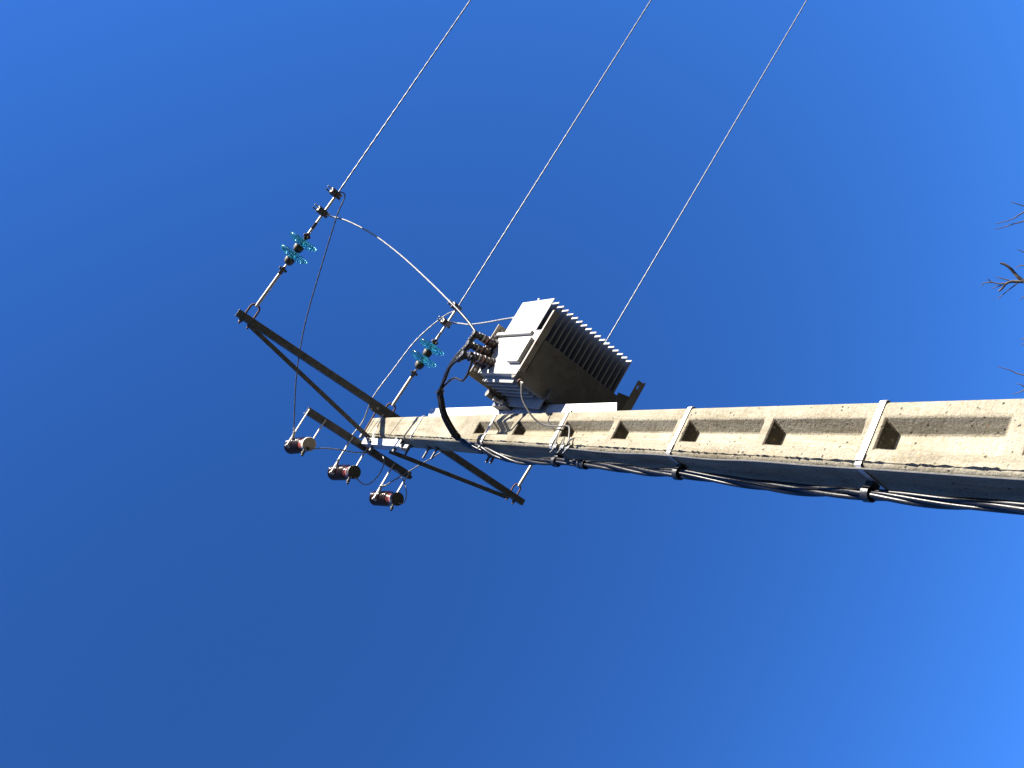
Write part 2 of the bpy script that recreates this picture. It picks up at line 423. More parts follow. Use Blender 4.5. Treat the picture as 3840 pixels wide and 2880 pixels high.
# bolt ends through the shaded side
for z, y, L in ((8.01, 0.03, 0.085), (7.63, 0.033, 0.085), (7.472, 0.032, 0.085), (6.663, 0.07, 0.045), (6.603, 0.072, 0.045)):
    mb = MB(); x = -hw(z)
    mb.bolt((x, y, z), (-1,0,0), 0.019, 0.016, 0.009, L, 8)
    b = part('bolt', mb, 'steel_dark', pole)
    part('washer', MB().box((x-0.006, y-0.022, z-0.022), (x+0.001, y+0.022, z+0.022)), 'steel_dark', b)

# ------------------------------------------------------------------ crossarm
ZA = 8.75
arm = thing('crossarm', 'long dark steel channel crossarm bolted across the top of the concrete pole', 'crossarm', (0.17, 0, ZA))
mb = MB().extrude([(0.140,ZA),(0.200,ZA),(0.200,ZA+0.050),(0.194,ZA+0.050),(0.194,ZA+0.006),(0.146,ZA+0.006),(0.146,ZA+0.050),(0.140,ZA+0.050)], 1, -1.577, 1.575)   # channel: web underneath, flanges up
part('beam', mb, 'steel_dark', arm, False, 0.0015)
for p, q in (((0.128,-1.43,ZA-0.008),(-0.118,-0.06,ZA-0.012)), ((0.120,1.37,ZA-0.008),(-0.116,0.145,ZA-0.012))):
    p = Vector(p); q = Vector(q); d = (q-p)
    mb = MB().bar(p, q, 0.038, 0.010, (0.2, 0, 1))
    br = part('brace', mb, 'steel_dark', arm, False, 0.001)
    part('bolt', MB().hexbolt(p+d*0.025+Vector((0,0,-0.02)), (0,0,1), 0.014, 0.03), 'steel_dark', br)
def ubolt(y, tip, half=0.039):
    pts = []; xe = tip-half
    pts.append((0.100, y-half, ZA+0.022)); pts.append((xe, y-half, ZA+0.020))
    for k in range(1, 9):
        a = pi*k/9; pts.append((xe+half*sin(a), y-half*cos(a), ZA+0.016))
    pts.append((xe, y+half, ZA+0.020)); pts.append((0.100, y+half, ZA+0.022))
    u = part('u_bolt', MB().tube(pts, 0.0085, 8), 'rust', arm, True)
    for s in (-1, 1):
        part('nut', MB().hexbolt((0.140, y+s*half, ZA+0.022), (-1,0,0), 0.017, 0.022), 'steel_dark', u)
ubolt(-1.479, 0.312); ubolt(-0.040, 0.258); ubolt(1.441, 0.291)
# gusset plate and clamp rod at the pole head
mb = MB(); gz = ZA-0.006
gp = [(0.098, -0.20), (0.140, -0.235), (0.198, -0.10), (0.198, 0.02), (0.104, -0.045)]
mb.add([(x, y, gz) for x, y in gp]+[(x, y, gz+0.005) for x, y in gp], [(4,3,2,1,0), (5,6,7,8,9)]+[(i, (i+1) % 5, (i+1) % 5+5, i+5) for i in range(5)])
gus = part('gusset_plate', mb, 'steel_dark', arm)
part('bolt', MB().hexbolt((0.145, -0.15, gz-0.012), (0,0,1), 0.013, 0.012), 'galv', gus)
part('bolt', MB().hexbolt((0.108, -0.195, gz-0.010), (0,0,1), 0.009, 0.010), 'galv', gus)
part('clamp_rod', MB().tube([(0.150, -0.105, 8.885), (-0.085, -0.105, 8.875)], 0.0075, 8), 'rust', arm, True)
part('rod_nut', MB().hexbolt((-0.085, -0.105, 8.875), (-1,0,0), 0.018, 0.05), 'steel_dark', arm)
part('earth_strap', MB().bar((0.10, -0.112, 8.62), (-0.150, -0.118, 8.53), 0.012, 0.003, (0, -1, 0)), 'galv', arm)

# ------------------------------------------------------------------ strings of glass insulators, conductors, clamps
def clamp(p, d, name, parent, bright, side):
    """two-bolt parallel groove connector on a conductor"""
    mb = MB(); p = Vector(p); d = Vector(d).normalized(); s = d.cross(Vector((0,0,1))).normalized(); u = s.cross(d).normalized()
    Mx = Matrix((d, s, u)).transposed().to_4x4(); Mx.translation = p
    mb.box((-0.026, -0.026, -0.019), (0.026, 0.014, 0.019), Mx)
    c = part(name, mb, 'rod' if bright else 'clamp', parent, False, 0.005)
    mb = MB().box((-0.030, 0.012, -0.022), (0.030, 0.062, 0.018), Mx); part('jaw', mb, 'clamp', c, False, 0.007)
    mb = MB().box((-0.020, 0.020, -0.044), (0.020, 0.056, -0.022), Mx); part('saddle', mb, 'clamp', c, False, 0.006)
    for k in (-0.014, 0.015):
        part('bolt', MB().bolt(Mx @ Vector((k, -0.042, 0.004)), s, 0.013, 0.015, 0.006, 0.125), 'rod' if k > 0 else 'clamp', c)
        part('nut', MB().hexbolt(Mx @ Vector((k+0.002, 0.036, 0.018)), u, 0.012, 0.022), 'clamp', c)
    return p + s*0.04 - u*0.03

GLASS = [(0.0, 0.006), (0.040, 0.007), (0.062, 0.013), (0.090, 0.022), (0.110, 0.031), (0.123, 0.041), (0.1285, 0.052), (0.128, 0.062), (0.122, 0.070),
         (0.113, 0.070), (0.108, 0.060), (0.101, 0.060), (0.096, 0.073), (0.087, 0.073), (0.082, 0.056), (0.074, 0.055), (0.069, 0.072), (0.060, 0.072), (0.055, 0.050),
         (0.048, 0.049), (0.042, 0.066), (0.034, 0.066), (0.029, 0.044), (0.016, 0.043), (0.0, 0.044)]
def string(y, eye, end, wire_pts, label_s, label_w, bright):
    e = Vector(eye); q = Vector(end); d = (q-e).normalized(); L = (q-e).length
    at = lambda s: e + d*s
    t = thing('insulator_string', label_s, 'insulator', e, 'insulator strings')
    part('link_rod', MB().tube([at(-0.012), at(0.02), at(0.295*L)], [0.012,0.0145,0.0145], 12), 'rod', t, True)
    part('ball_pin', MB().tube([at(0.34*L), at(0.39*L)], 0.009, 8), 'rod', t, True)
    cv = part('clevis', MB().bar(at(0.285*L), at(0.345*L), 0.040, 0.030, (0,-1,0.3)), 'clamp', t, False, 0.004)
    part('pin', MB().hexbolt(at(0.325*L)+Vector((0,-0.035,0)), (0,1,0), 0.012, 0.07), 'clamp', cv)
    for s0 in (0.372*L, 0.372*L+0.128):
        o = at(s0)
        cap = part('cap', MB().lathe([(0,0), (0.022,0.0), (0.033,0.010), (0.040,0.028), (0.042,0.064), (0.039,0.072), (0,0.074)], o, d, 20), 'cast', t, True, angle=50)
        part('glass_disc', MB().lathe(GLASS, o+d*0.050, d, 48), 'glass', t, True, angle=75)
        part('pin', MB().tube([o+d*0.092, o+d*0.140], 0.011, 10), 'cast', cap, True)
    s1 = 0.372*L+0.256
    cv = part('socket_clevis', MB().bar(at(s1), at(s1+0.055), 0.034, 0.030, (0,-1,0.3)), 'cast', t, False, 0.004)
    part('pin', MB().hexbolt(at(s1+0.03)+Vector((0,-0.03,0)), (0,1,0), 0.012, 0.06), 'cast', cv)
    part('split_pin', MB().hexbolt(at(s1+0.02)+Vector((0,0.012,-0.045)), (0,0,1), 0.012, 0.05), 'cast', cv)
    part('rod', MB().tube([at(s1+0.05), at(0.72*L)], 0.0125, 12), 'rod', t, True)
    mb = MB().bar(at(0.69*L), at(0.745*L), 0.034, 0.020, (0.2,-1,0.3)); part('wedge', mb, 'rod' if bright else 'cast', t, False, 0.003)
    part('dead_end_sleeve', MB().tube([at(0.72*L), at(L-0.01)], 0.0105, 10), 'rod', t, True)
    # conductor
    far = [Vector(q)] + [Vector(p) for p in wire_pts]
    w = thing('overhead_wire', label_w, 'wire', q, 'overhead wires')
    path = smooth_path(far, 0.022)
    part('conductor', MB().tube(path, 0.0060, 10, lobes=2, pitch=0.18, amp=0.15), 'alu', w, True, angle=60)
    a = clamp(at(0.835*L), d, 'connector', w, bright, 1); b = clamp(at(L), d, 'connector', w, bright, 1)
    return a, b
def wire_from(q, slope, y, xe):
    pts = []
    for x in (xe, 9, 14, 20):
        u = x-q[0]; ue = xe-q[0]
        pts.append((x, y, q[2] + (slope-0.0012*ue)*u + 0.0012*u*u))
    return pts
q1 = (1.387,-1.485,8.436); q2 = (1.281,-0.045,8.581); q3 = (1.350,1.437,8.600)
C11, C12 = string(-1.485, (0.302,-1.479,8.752), q1, wire_from(q1, -0.0461, -1.485, 3.6),
    'two-disc blue glass insulator string at the far tip of the longer visible crossarm end', 'bare stranded wire running from the outermost insulator, leftmost of the three in the picture', False)
C21, C22 = string(-0.045, (0.248,-0.042,8.752), q2, wire_from(q2, -0.0758, -0.045, 5.0),
    'two-disc blue glass insulator string beside the pole head and transformer', 'bare stranded wire running out between the other two, from the pole-head insulator', True)
C31, C32 = string(1.437, (0.281,1.441,8.752), q3, wire_from(q3, -0.0945, 1.437, 6.4),
    'insulator string mostly hidden behind the pole, only its bright link rod showing', 'bare stranded wire emerging from behind the transformer fins', False)

# ------------------------------------------------------------------ arrester bracket
ZB = 8.80
brk = thing('arrester_bracket', 'dark steel angle beam on the shaded side of the pole head carrying three arresters', 'bracket', (-0.16, -0.1, ZB))
mb = MB().extrude([(-0.224,ZB),(-0.160,ZB),(-0.160,ZB+0.006),(-0.218,ZB+0.006),(-0.218,ZB+0.060),(-0.224,ZB+0.060)], 1, -0.655, 0.452)
part('beam', mb, 'steel_dark', brk, False, 0.001)
# upright channel, open towards the pole
X0, X1, Y0, Y1, Z0, Z1 = -0.188, -0.128, -0.102, -0.020, 7.885, 8.795
mb = MB().extrude([(X0,Y0),(X1,Y0),(X1,Y0+0.005),(X0+0.005,Y0+0.005),(X0+0.005,Y1-0.005),(X1,Y1-0.005),(X1,Y1),(X0,Y1)], 2, Z0, Z1)
part('upright_channel', mb, 'galv', brk)
for z in (8.045, 8.575):
    part('spacer_block', MB().box((-0.128,-0.095,z-0.025),(-hw(z)-0.001,-0.03,z+0.025)), 'steel_dark', brk)
for o, ax, r, h in (((-0.190,-0.06,8.04),(-1,0,0),0.015,0.03), ((-0.190,-0.06,8.58),(-1,0,0),0.015,0.04), ((-0.150,-0.104,8.60),(0,-1,0),0.013,0.03), ((-0.165,-0.104,8.545),(0,-1,0),0.010,0.02)):
    part('bolt', MB().hexbolt(o, ax, r, h), 'steel_dark', brk)
ARM = [(-0.642, -0.478), (-0.195, -0.028), (0.258, 0.423)]
for ya, yb in ARM:
    for y, xe in ((ya, -0.545), (yb, -0.50)):
        a = part('arm', MB().bar((-0.175, y, ZB-0.006), (xe, y, ZB-0.006), 0.011, 0.026, (0,0,1)), 'rod', brk, False, 0.003)
        part('bolt', MB().hexbolt((-0.212, y+0.030, ZB-0.022), (0,0,1), 0.012, 0.012), 'steel_dark', a)
        part('foot', MB().bar((-0.20, y+0.006, ZB-0.006), (-0.20, y+0.048, ZB-0.006), 0.03, 0.006), 'steel_dark', a)
    part('clamp_pin', MB().tube([(-0.535, ya-0.012, ZB-0.008), (-0.535, ya+0.03, ZB-0.008)], 0.009, 8), 'rod', brk)

# ------------------------------------------------------------------ surge arresters
def arrester(yc, mat_base, label, lead, wd):
    zt, zb = 8.985, 8.480
    ax = Vector((-0.075, -0.0, 1)).normalized(); o = Vector((-0.463, yc, zb))
    t = thing('surge_arrester', label, 'surge arrester', o, 'surge arresters', )
    prof = [(0, 0.155), (0.044, 0.155)]; s = 0.165; n = 9; pit = (0.515-s)/n
    for k in range(n):
        prof += [(0.046, s+k*pit+0.002), (0.066, s+k*pit+0.012), (0.067, s+k*pit+0.018), (0.050, s+k*pit+pit*0.72)]
    prof += [(0.046, 0.519), (0.030, 0.530), (0, 0.534)]
    part('housing', MB().lathe(prof, o, ax, 36), 'silicone', t, True, angle=60)
    part('collar', MB().lathe([(0, 0.040), (0.050, 0.040), (0.050, 0.075), (0.046, 0.080), (0.046, 0.158), (0, 0.158)], o, ax, 32), 'red', t, True)
    part('band', MB().lathe([(0, 0.0525), (0.0525, 0.0525), (0.0525, 0.066), (0, 0.066)], o, ax, 32), 'galv', t, True)
    base = part('base_plate', MB().lathe([(0, 0), (0.055, 0), (0.058, 0.004), (0.058, 0.026), (0.054, 0.030), (0.054, 0.052), (0, 0.052)], o, ax, 40), mat_base, t, True)
    tp = o + Vector((-0.040, 0.004, 0))
    mb = MB().box(tp+Vector((-0.016,-0.014,-0.022)), tp+Vector((0.014,0.014,-0.002)))
    part('earth_terminal', mb, 'cast', base, False, 0.003)
    ov = o + Vector((-0.058, -0.01, 0.012))
    mb = MB().lathe([(0,0),(0.010,0),(0.008,0.020),(0.015,0.022),(0.015,0.038),(0.009,0.040),(0.013,0.050),(0.007,0.060),(0,0.062)], ov, (-1,0.13,-0.3), 8)
    part('disconnector', mb, 'cast', base, False, 0.002)
    tb = o + Vector((0.043, -0.093, 0.275)); wd = Vector(wd).normalized()
    lt = part('line_terminal', MB().bar(tb+Vector((-0.055,0.020,0)), tb+Vector((0.012,-0.004,0.0)), 0.024, 0.008, (0,-0.4,1)), 'galv', t, False, 0.003)
    part('bolt', MB().hexbolt(tb+Vector((-0.012,0.004,-0.014)), (0,0,1), 0.010, 0.028), 'galv', lt)
    part('ferrule', MB().tube([tb, tb+wd*0.05], 0.008, 8), 'galv', lt)
    part('earth_lead', MB().tube(smooth_path(lead, 0.02), 0.0052, 8), 'lead', t, True)
    return tb + wd*0.05
gl1 = [(-0.502,-0.546,8.462),(-0.477,-0.513,8.458),(-0.42,-0.423,8.5),(-0.354,-0.284,8.6),(-0.294,-0.135,8.7),(-0.228,-0.021,8.77),(-0.205,0.02,8.79)]
gl2 = [(-0.501,-0.099,8.462),(-0.502,-0.063,8.458),(-0.511,-0.009,8.47),(-0.497,0.038,8.5),(-0.45,0.085,8.54),(-0.36,0.124,8.6),(-0.269,0.139,8.66),(-0.22,0.135,8.7),(-0.185,0.114,8.74),(-0.173,0.092,8.79)]
gl3 = [(-0.491,0.356,8.462),(-0.48,0.386,8.458),(-0.449,0.407,8.48),(-0.38,0.404,8.53),(-0.308,0.372,8.6),(-0.262,0.334,8.66),(-0.229,0.298,8.74),(-0.215,0.285,8.80)]
T1 = arrester(-0.560, 'captan', 'dark red ribbed surge arrester with a tan base plate, outermost on its beam', gl1, (0.12,-0.08,0.01))
T2 = arrester(-0.112, 'capgrey', 'dark red ribbed surge arrester hanging between the other two', gl2, (1,0.0,0.2))
T3 = arrester(0.340, 'capgrey', 'dark red ribbed surge arrester nearest the hidden side of the crossarm', gl3, (0.5,0.45,0.05))

# ------------------------------------------------------------------ jumper wires
def jumper(pts, r, mat, label, name='jumper_wire', lob=True):
    p = smooth_path(pts, 0.025)
    
    mb = MB().tube(p, r*0.92, 10, lobes=2 if lob else 0, pitch=0.16, amp=0.18)
    return single(name, mb, mat, label, 'jumper wire', pts[0], 'jumper wires', True, angle=60)
jumper([C12, (1.436,-1.429,8.45), (1.277,-1.378,8.53), (0.928,-1.251,8.66), (0.464,-1.088,8.768), (0.096,-0.938,8.779), (-0.142,-0.816,8.768), (-0.285,-0.735,8.758), tuple(T1)], 0.0055, 'darkwire',
       'thin dark jumper dropping from the outermost line clamp to the tan-based arrester')
jumper([C11, (1.257,-1.425,8.60), (1.266,-1.377,8.562), (1.258,-1.28,8.426), (1.204,-1.10,8.181), (1.095,-0.891,7.889), (0.936,-0.668,7.545), (0.806,-0.517,7.282), (0.757,-0.465,7.182), (0.69,-0.404,7.059), (0.609,-0.343,6.926), (0.56,-0.28,6.84), (0.505,-0.20,6.77)], 0.0075, 'alu',
       'long bright jumper arcing from the outermost line clamp down to the transformer')
jb = bpy.data.objects['jumper_wire.001']
part('shade_tube', MB().tube(smooth_path([(0.806,-0.517,7.282),(0.757,-0.465,7.182),(0.69,-0.404,7.059),(0.609,-0.343,6.926),(0.56,-0.28,6.84),(0.51,-0.206,6.775)], 0.03), 0.0105, 10), 'rubber', jb, True)  # black tube added: stands in for the wire's shaded underside
jumper([C22, (1.298,-0.017,8.56), (1.252,-0.045,8.60), (1.152,-0.096,8.66), (0.867,-0.169,8.741), (0.513,-0.203,8.772), (0.213,-0.223,8.79), (-0.007,-0.177,8.83), (-0.176,-0.196,8.83), (-0.311,-0.196,8.79), tuple(T2)], 0.006, 'alu',
       'jumper arcing from the middle wire behind the crossarm to the middle arrester')
jumper([C21, (1.150,0.016,8.54), (1.139,0.021,8.45), (1.109,0.025,8.261), (1.072,0.01,7.889), (1.018,-0.031,7.394), (0.961,-0.066,7.033), (0.88,-0.06,6.80), (0.74,0.0,6.74), (0.60,0.02,6.80), (0.49,0.02,6.79)], 0.0075, 'alu',
       'bright jumper sagging from the middle wire to behind the pale transformer fin')
jumper([tuple(T3), (-0.393,0.273,8.749), (-0.2,0.395,8.784), (-0.046,0.49,8.807), (0.118,0.591,8.825), (0.29,0.673,8.843), (0.55,0.80,8.84), (0.95,1.15,8.74), C32], 0.006, 'alu',
       'pale jumper rising behind the arrester beam and pole to the hidden wire')
jumper([C31, (1.10,1.36,8.45), (0.98,1.1,8.1), (0.80,0.75,7.6), (0.62,0.45,7.1), (0.50,0.28,6.88), (0.465,0.24,6.79)], 0.0075, 'alu',
       'jumper hidden behind pole and transformer, from the third wire to the lid')

# ------------------------------------------------------------------ transformer (leans a few degrees off the pole)
tf = thing('transformer', 'pale grey finned pole-mounted transformer hung beside the concrete pole', 'transformer', (0.25, 0, 5.97), None, (0, radians(4.0), 0))
ROOT_LOC[tf.name] = Vector((0,0,0))
P = lambda name, mb, mat, par=None, sm=False, bv=0, **k: part(name, mb, mat, par or tf, sm, bv, True, **k)
tank = P('tank', MB().box((-0.030,-0.338,0.086),(0.240,0.340,0.590)), 'paint', None, True, 0.004)
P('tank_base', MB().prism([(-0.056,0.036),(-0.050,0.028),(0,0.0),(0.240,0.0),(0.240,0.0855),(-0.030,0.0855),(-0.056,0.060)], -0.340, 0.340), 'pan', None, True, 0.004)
P('front_plate', MB().box((-0.032,-0.346,0.012),(0.284,-0.3405,0.588)), 'paint', None, False, 0.002)
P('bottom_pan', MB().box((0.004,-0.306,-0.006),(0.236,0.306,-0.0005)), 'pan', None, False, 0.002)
lid = P('lid', MB().box((-0.072,-0.385,0.592),(0.326,0.385,0.601)), 'lid', None, False, 0.002)
P('lid_top', MB().box((-0.068,-0.380,0.601),(0.322,0.380,0.608)), 'paint', lid)
for x, y in ((0.297,-0.345),(0.242,-0.362),(0.06,-0.362),(-0.02,-0.362),(-0.055,-0.25),(-0.055,-0.1)):
    P('bolt', MB().hexbolt((x, y, 0.580), (0,0,1), 0.011, 0.012), 'galv', lid)
gap = 0.682/17
for i in range(18):
    y = -0.341+i*gap
    b = MB().box((0.239, y, 0.110), (0.527, y+0.007, 0.542))
    P('cooling_fin', b, 'paint', None, False, 0.0025, segs=1)
    if 0.0 < i < 18:
        P('cooling_fin', MB().box((-0.067, y, 0.100), (-0.029, y+0.007, 0.540)), 'paint', None, False, 0.0025, segs=1)
P('vent_plug', MB().lathe([(0,0),(0.006,0),(0.006,0.010),(0.010,0.012),(0.010,0.018),(0,0.02)], (0.520,-0.335,0.330), (1,0,0), 8), 'galv', None, True)
P('fin_hanger', MB().tube([(0.40, -0.345, 0.548), (0.40, 0.335, 0.548)], 0.006, 8), 'paint')
# front corner post, nameplate rail, skids
P('corner_post', MB().prism([(0.246,0.10),(0.272,0.10),(0.272,0.585),(0.246,0.585)], -0.368, -0.3465), 'paint', None, False, 0.006)
P('front_rail', MB().box((0.040,-0.374,0.036),(0.212,-0.3465,0.185)), 'paint', None, False, 0.002)
for x in (0.052, 0.198):
    for y in (-0.367, -0.355): P('rivet', MB().hexbolt((x, y, 0.032), (0,0,1), 0.004, 0.004), 'galv')
mb = MB().extrude([(-0.352,-0.010),(-0.312,-0.010),(-0.312,-0.0045),(-0.3465,-0.0045),(-0.3465,0.010),(-0.352,0.010)], 0, -0.004, 0.420)
P('skid', mb, 'skid', None, False, 0.001)
# rear skid: flat foot with a lashing hole near its free end
mb = MB(); hx, hy, hr = 0.362, 0.414, 0.013; x0, x1, y0, y1 = 0.32, 0.405, 0.388, 0.440
outer = [(x0,y0),(hx,y0),(x1,y0),(x1,hy),(x1,y1),(hx,y1),(x0,y1),(x0,hy)]
inner = [(hx+1.3*hr*cos(a), hy+hr*sin(a)) for a in [radians(225+45*k) for k in range(8)]]
vs = [(x,y,z) for z in (-0.008,-0.002) for x,y in outer+inner]
fs = []
for k in range(8):
    k2 = (k+1) % 8
    fs += [(k, k2, 8+k2, 8+k), (16+k2, 16+k, 24+k, 24+k2), (k2, k, 16+k, 16+k2), (8+k, 8+k2, 24+k2, 24+k)]
mb.add(vs, fs)
sk = P('skid', mb, 'skid')
P('skid_leg', MB().box((0.0,0.4405,-0.008),(0.418,0.4465,0.045)), 'skid', sk, False, 0.001)
P('skid_foot', MB().box((0.0,0.388,-0.008),(0.3195,0.440,-0.002)), 'skid', sk)
P('skid_gusset', MB().add([(0.0,0.307,-0.007),(0.26,0.307,-0.007),(0.28,0.387,-0.007),(0.0,0.387,-0.007),(0.0,0.307,-0.002),(0.26,0.307,-0.002),(0.28,0.387,-0.002),(0.0,0.387,-0.002)],
   [(3,2,1,0),(4,5,6,7),(0,1,5,4),(1,2,6,5),(2,3,7,6),(3,0,4,7)]), 'pan')
P('earth_stud', MB().lathe([(0,0),(0.012,0),(0.012,0.02),(0.02,0.022),(0.02,0.032),(0,0.034)], (-0.045,-0.30,0.024), (-0.6,0,-1), 10), 'rust', None, True)
# hanging side plates between tank and pole
P('hanger_plate', MB().box((-0.12,-0.100,0.02),(-0.031,-0.094,0.50)), 'paint')
P('hanger_plate', MB().box((-0.12,0.094,0.02),(-0.031,0.100,0.50)), 'paint')
# high-voltage bushings on the lid
for x, y in ((0.20,-0.20),(0.19,0.02),(0.18,0.24)):
    prof = [(0,0.606),(0.045,0.606),(0.045,0.625)]
    for k in range(4): prof += [(0.026,0.632+k*0.028),(0.046,0.640+k*0.028),(0.026,0.650+k*0.028)]
    prof += [(0.022,0.745),(0.010,0.75),(0.010,0.785),(0,0.787)]
    P('high_voltage_bushing', MB().lathe(prof, (x,y,0), (0,0,1), 20), 'brown', lid, True, angle=50)
# low-voltage bushings on the sunlit end, with rubber boots
LV = [((0.471,-0.340,6.510),(0.450,-0.500,6.497),(0.403,-0.502,6.536)), ((0.396,-0.340,6.508),(0.371,-0.500,6.497),(0.326,-0.502,6.541)),
      ((0.318,-0.340,6.500),(0.290,-0.500,6.487),(0.252,-0.502,6.543)), ((0.322,-0.340,6.395),(0.285,-0.490,6.392),(0.262,-0.485,6.368))]
rotm = Matrix.Rotation(radians(-4.0), 4, 'Y')
def tl(p): return rotm @ (Vector(p)-Vector((0.25,0,5.97)))
LVP = []
for a, b, c in LV:
    A, B, Cc = tl(a), tl(b), tl(c); d = (B-A).normalized(); L = (B-A).length
    bu = P('low_voltage_bushing', MB().lathe([(0,-0.006),(0.036,-0.006),(0.036,0.014),(0.030,0.018),(0.030,0.044),(0.025,0.048),(0.025,0.062),(0,0.064)], A, d, 18), 'brown', None, True)
    P('clamp_ring', MB().lathe([(0.020,0.006),(0.040,0.006),(0.040,0.018),(0.020,0.018)], A, d, 6, True), 'rubber', bu)
    P('shed', MB().lathe([(0,0.060),(0.024,0.060),(0.032,0.068),(0.031,0.074),(0.018,0.078),(0,0.080)], A, d, 18), 'rubber', bu, True)
    P('red_ring', MB().lathe([(0,0.079),(0.0275,0.079),(0.0275,0.090),(0,0.091)], A, d, 18), 'pink', bu, True)
    P('pale_ring', MB().lathe([(0,0.108),(0.0255,0.108),(0.0255,0.117),(0,0.118)], A, d, 18), 'cream', bu, True)
    prof = [(0,0.090),(0.028,0.091),(0.028,0.107),(0.023,0.110),(0.023,0.120),(0.027,0.122),(0.027,0.128),(0.020,0.132),(0.020,0.140),(0.025,0.143),(0.025,0.150),(0.018,0.154),(0.018,L+0.006),(0.022,L+0.010),(0.019,L+0.026),(0,L+0.028)]
    P('boot', MB().lathe(prof, A, d, 16), 'rubber', bu, True, angle=50)
    e = (Cc-B).normalized(); l2 = (Cc-B).length
    prof = [(0,-0.004),(0.018,-0.002),(0.022,0.006),(0.018,0.012),(0.023,0.018),(0.018,0.024),(0.022,0.032),(0.018,0.038),(0.020,l2-0.008),(0.019,l2),(0,l2+0.002)]
    P('elbow', MB().lathe(prof, B, e, 16), 'rubber', bu, True, angle=50)

# ------------------------------------------------------------------ mounting rail on the pole
rail = thing('mounting_rail', 'galvanised steel channel fixed upright on the pole edge, bearing the transformer', 'rail', (0.15, 0, 5.25))
def xr(z): return hw(z)+0.004
for y0, y1 in ((-0.060,-0.054), (0.054,0.060)):
    mb = MB(); mb.add([(xr(5.25),y0,5.25),(0.186,y0,5.29),(0.186,y0,7.80),(xr(7.74),y0,7.74),(xr(5.25),y1,5.25),(0.186,y1,5.29),(0.186,y1,7.80),(xr(7.74),y1,7.74)],
           [(0,1,2,3),(7,6,5,4),(0,4,5,1),(1,5,6,2),(2,6,7,3),(3,7,4,0)])
    part('flange', mb, 'galv', rail)
mb = MB(); mb.add([(xr(5.25),-0.0538,5.25),(xr(5.25)+0.006,-0.0538,5.25),(xr(7.87)+0.006,-0.0538,7.87),(xr(7.87),-0.0538,7.87),(xr(5.25),0.0538,5.25),(xr(5.25)+0.006,0.0538,5.25),(xr(7.87)+0.006,0.0538,7.87),(xr(7.87),0.0538,7.87)],
           [(0,1,2,3),(7,6,5,4),(0,4,5,1),(1,5,6,2),(2,6,7,3),(3,7,4,0)])
part('web', mb, 'galv', rail)
part('hanging_bar', MB().tube([(0.200,-0.205,6.575),(0.200,0.205,6.575)], 0.025, 20), 'pan', rail, True)
for y in (-0.0685, 0.0685): part('bar_hook', MB().box((0.150,y-0.006,6.52),(0.205,y+0.006,6.60)), 'galv', rail)
for z, y in ((6.50,-0.135),(6.49,-0.115),(6.46,-0.10)):
    part('bolt', MB().hexbolt((0.172, y-0.02, z), (0,-1,0.2), 0.016, 0.020), 'rod', rail)
part('lower_bracket', MB().box((0.190,-0.12,5.93),(0.250,0.12,5.945)), 'steel_dark', rail)
part('side_bracket', MB().box((0.150,-0.12,6.42),(0.176,-0.062,6.60)), 'steel_dark', rail)

# ------------------------------------------------------------------ low-voltage cable bundle
cb = thing('cable_bundle', 'twisted black cable bundle looping from the transformer and running down the shaded pole side', 'cable', (-0.17, 0, 2.0))
run = [(-0.116,-0.15,6.765),(-0.14,-0.104,6.647),(-0.15,-0.075,6.506),(-0.16,-0.011,6.327),(-0.165,0.022,6.143),(-0.165,0.005,5.90),(-0.165,-0.012,5.67),(-0.165,-0.004,5.424),(-0.165,-0.004,5.165),(-0.17,0.004,4.874),(-0.17,-0.002,4.622),(-0.17,0.030,4.308),(-0.175,0.036,3.951),(-0.18,0.011,3.628),(-0.18,0.022,3.333),(-0.18,0.018,3.086),(-0.185,0.02,2.5),(-0.19,0.015,1.9),(-0.195,0.0,1.2),(-0.2,0.0,0.0)]
loop = [(0.071,-0.42,6.769),(-0.010,-0.365,6.748),(-0.060,-0.31,6.738),(-0.100,-0.225,6.745)]
heads = [[LV[0][2],(0.33,-0.50,6.592),(0.262,-0.498,6.640),(0.175,-0.468,6.715)], [LV[1][2],(0.285,-0.50,6.585),(0.235,-0.497,6.632),(0.165,-0.468,6.705)],
         [LV[2][2],(0.235,-0.503,6.585),(0.200,-0.495,6.632),(0.150,-0.462,6.690)], [LV[3][2],(0.175,-0.455,6.395),(0.139,-0.45,6.411),(0.130,-0.442,6.455),(0.160,-0.44,6.61),(0.130,-0.438,6.68)]]
def offs(p, ang, rr, T):
    ref = Vector((1,0,0)) if abs(T.z) > 0.75 else Vector((0,0,1))
    u = T.cross(ref).normalized(); w = T.cross(u); return p + u*(cos(ang)*rr) + w*(sin(ang)*rr)
main = smooth_path(loop+run, 0.06)
for k in range(4):
    rr = 0.0135 if k < 3 else 0.012; pts = [Vector(p) for p in heads[k]]; L = 0
    for i, p in enumerate(main):
        T = (main[min(i+1, len(main)-1)]-main[max(0, i-1)]).normalized()
        if i: L += (p-main[i-1]).length
        tw = 2*pi*(L/1.15 + 0.06*sin(L*5.0+k)) * min(1, max(0, (L-0.35)/0.4)) if L > 0.35 else 0
        wob = 0.002*sin(L*7+k*2.1)
        # before the pole the strands lie side by side in a fan
        A = offs(p, k*pi/2+0.5, rr+wob, Vector((-0.5,0.8,0)).normalized()) if T.z > -0.35 and L < 0.7 else offs(p, k*pi/2+0.5+tw, rr+wob, T)
        pts.append(A)
    part('cable', MB().tube(smooth_path(pts, 0.03), 0.0098 if k < 3 else 0.0075, 12), 'black', cb, True)
def ring(p, T, r, h, mat, name, par):
    return part(name, MB().lathe([(r-0.004,-h),(r,-h),(r,h),(r-0.004,h)], p, T, 14, True), mat, par, True)
ring((0.071,-0.42,6.769), (-0.8,0.5,-0.1), 0.030, 0.006, 'rubber', 'cable_tie', cb)
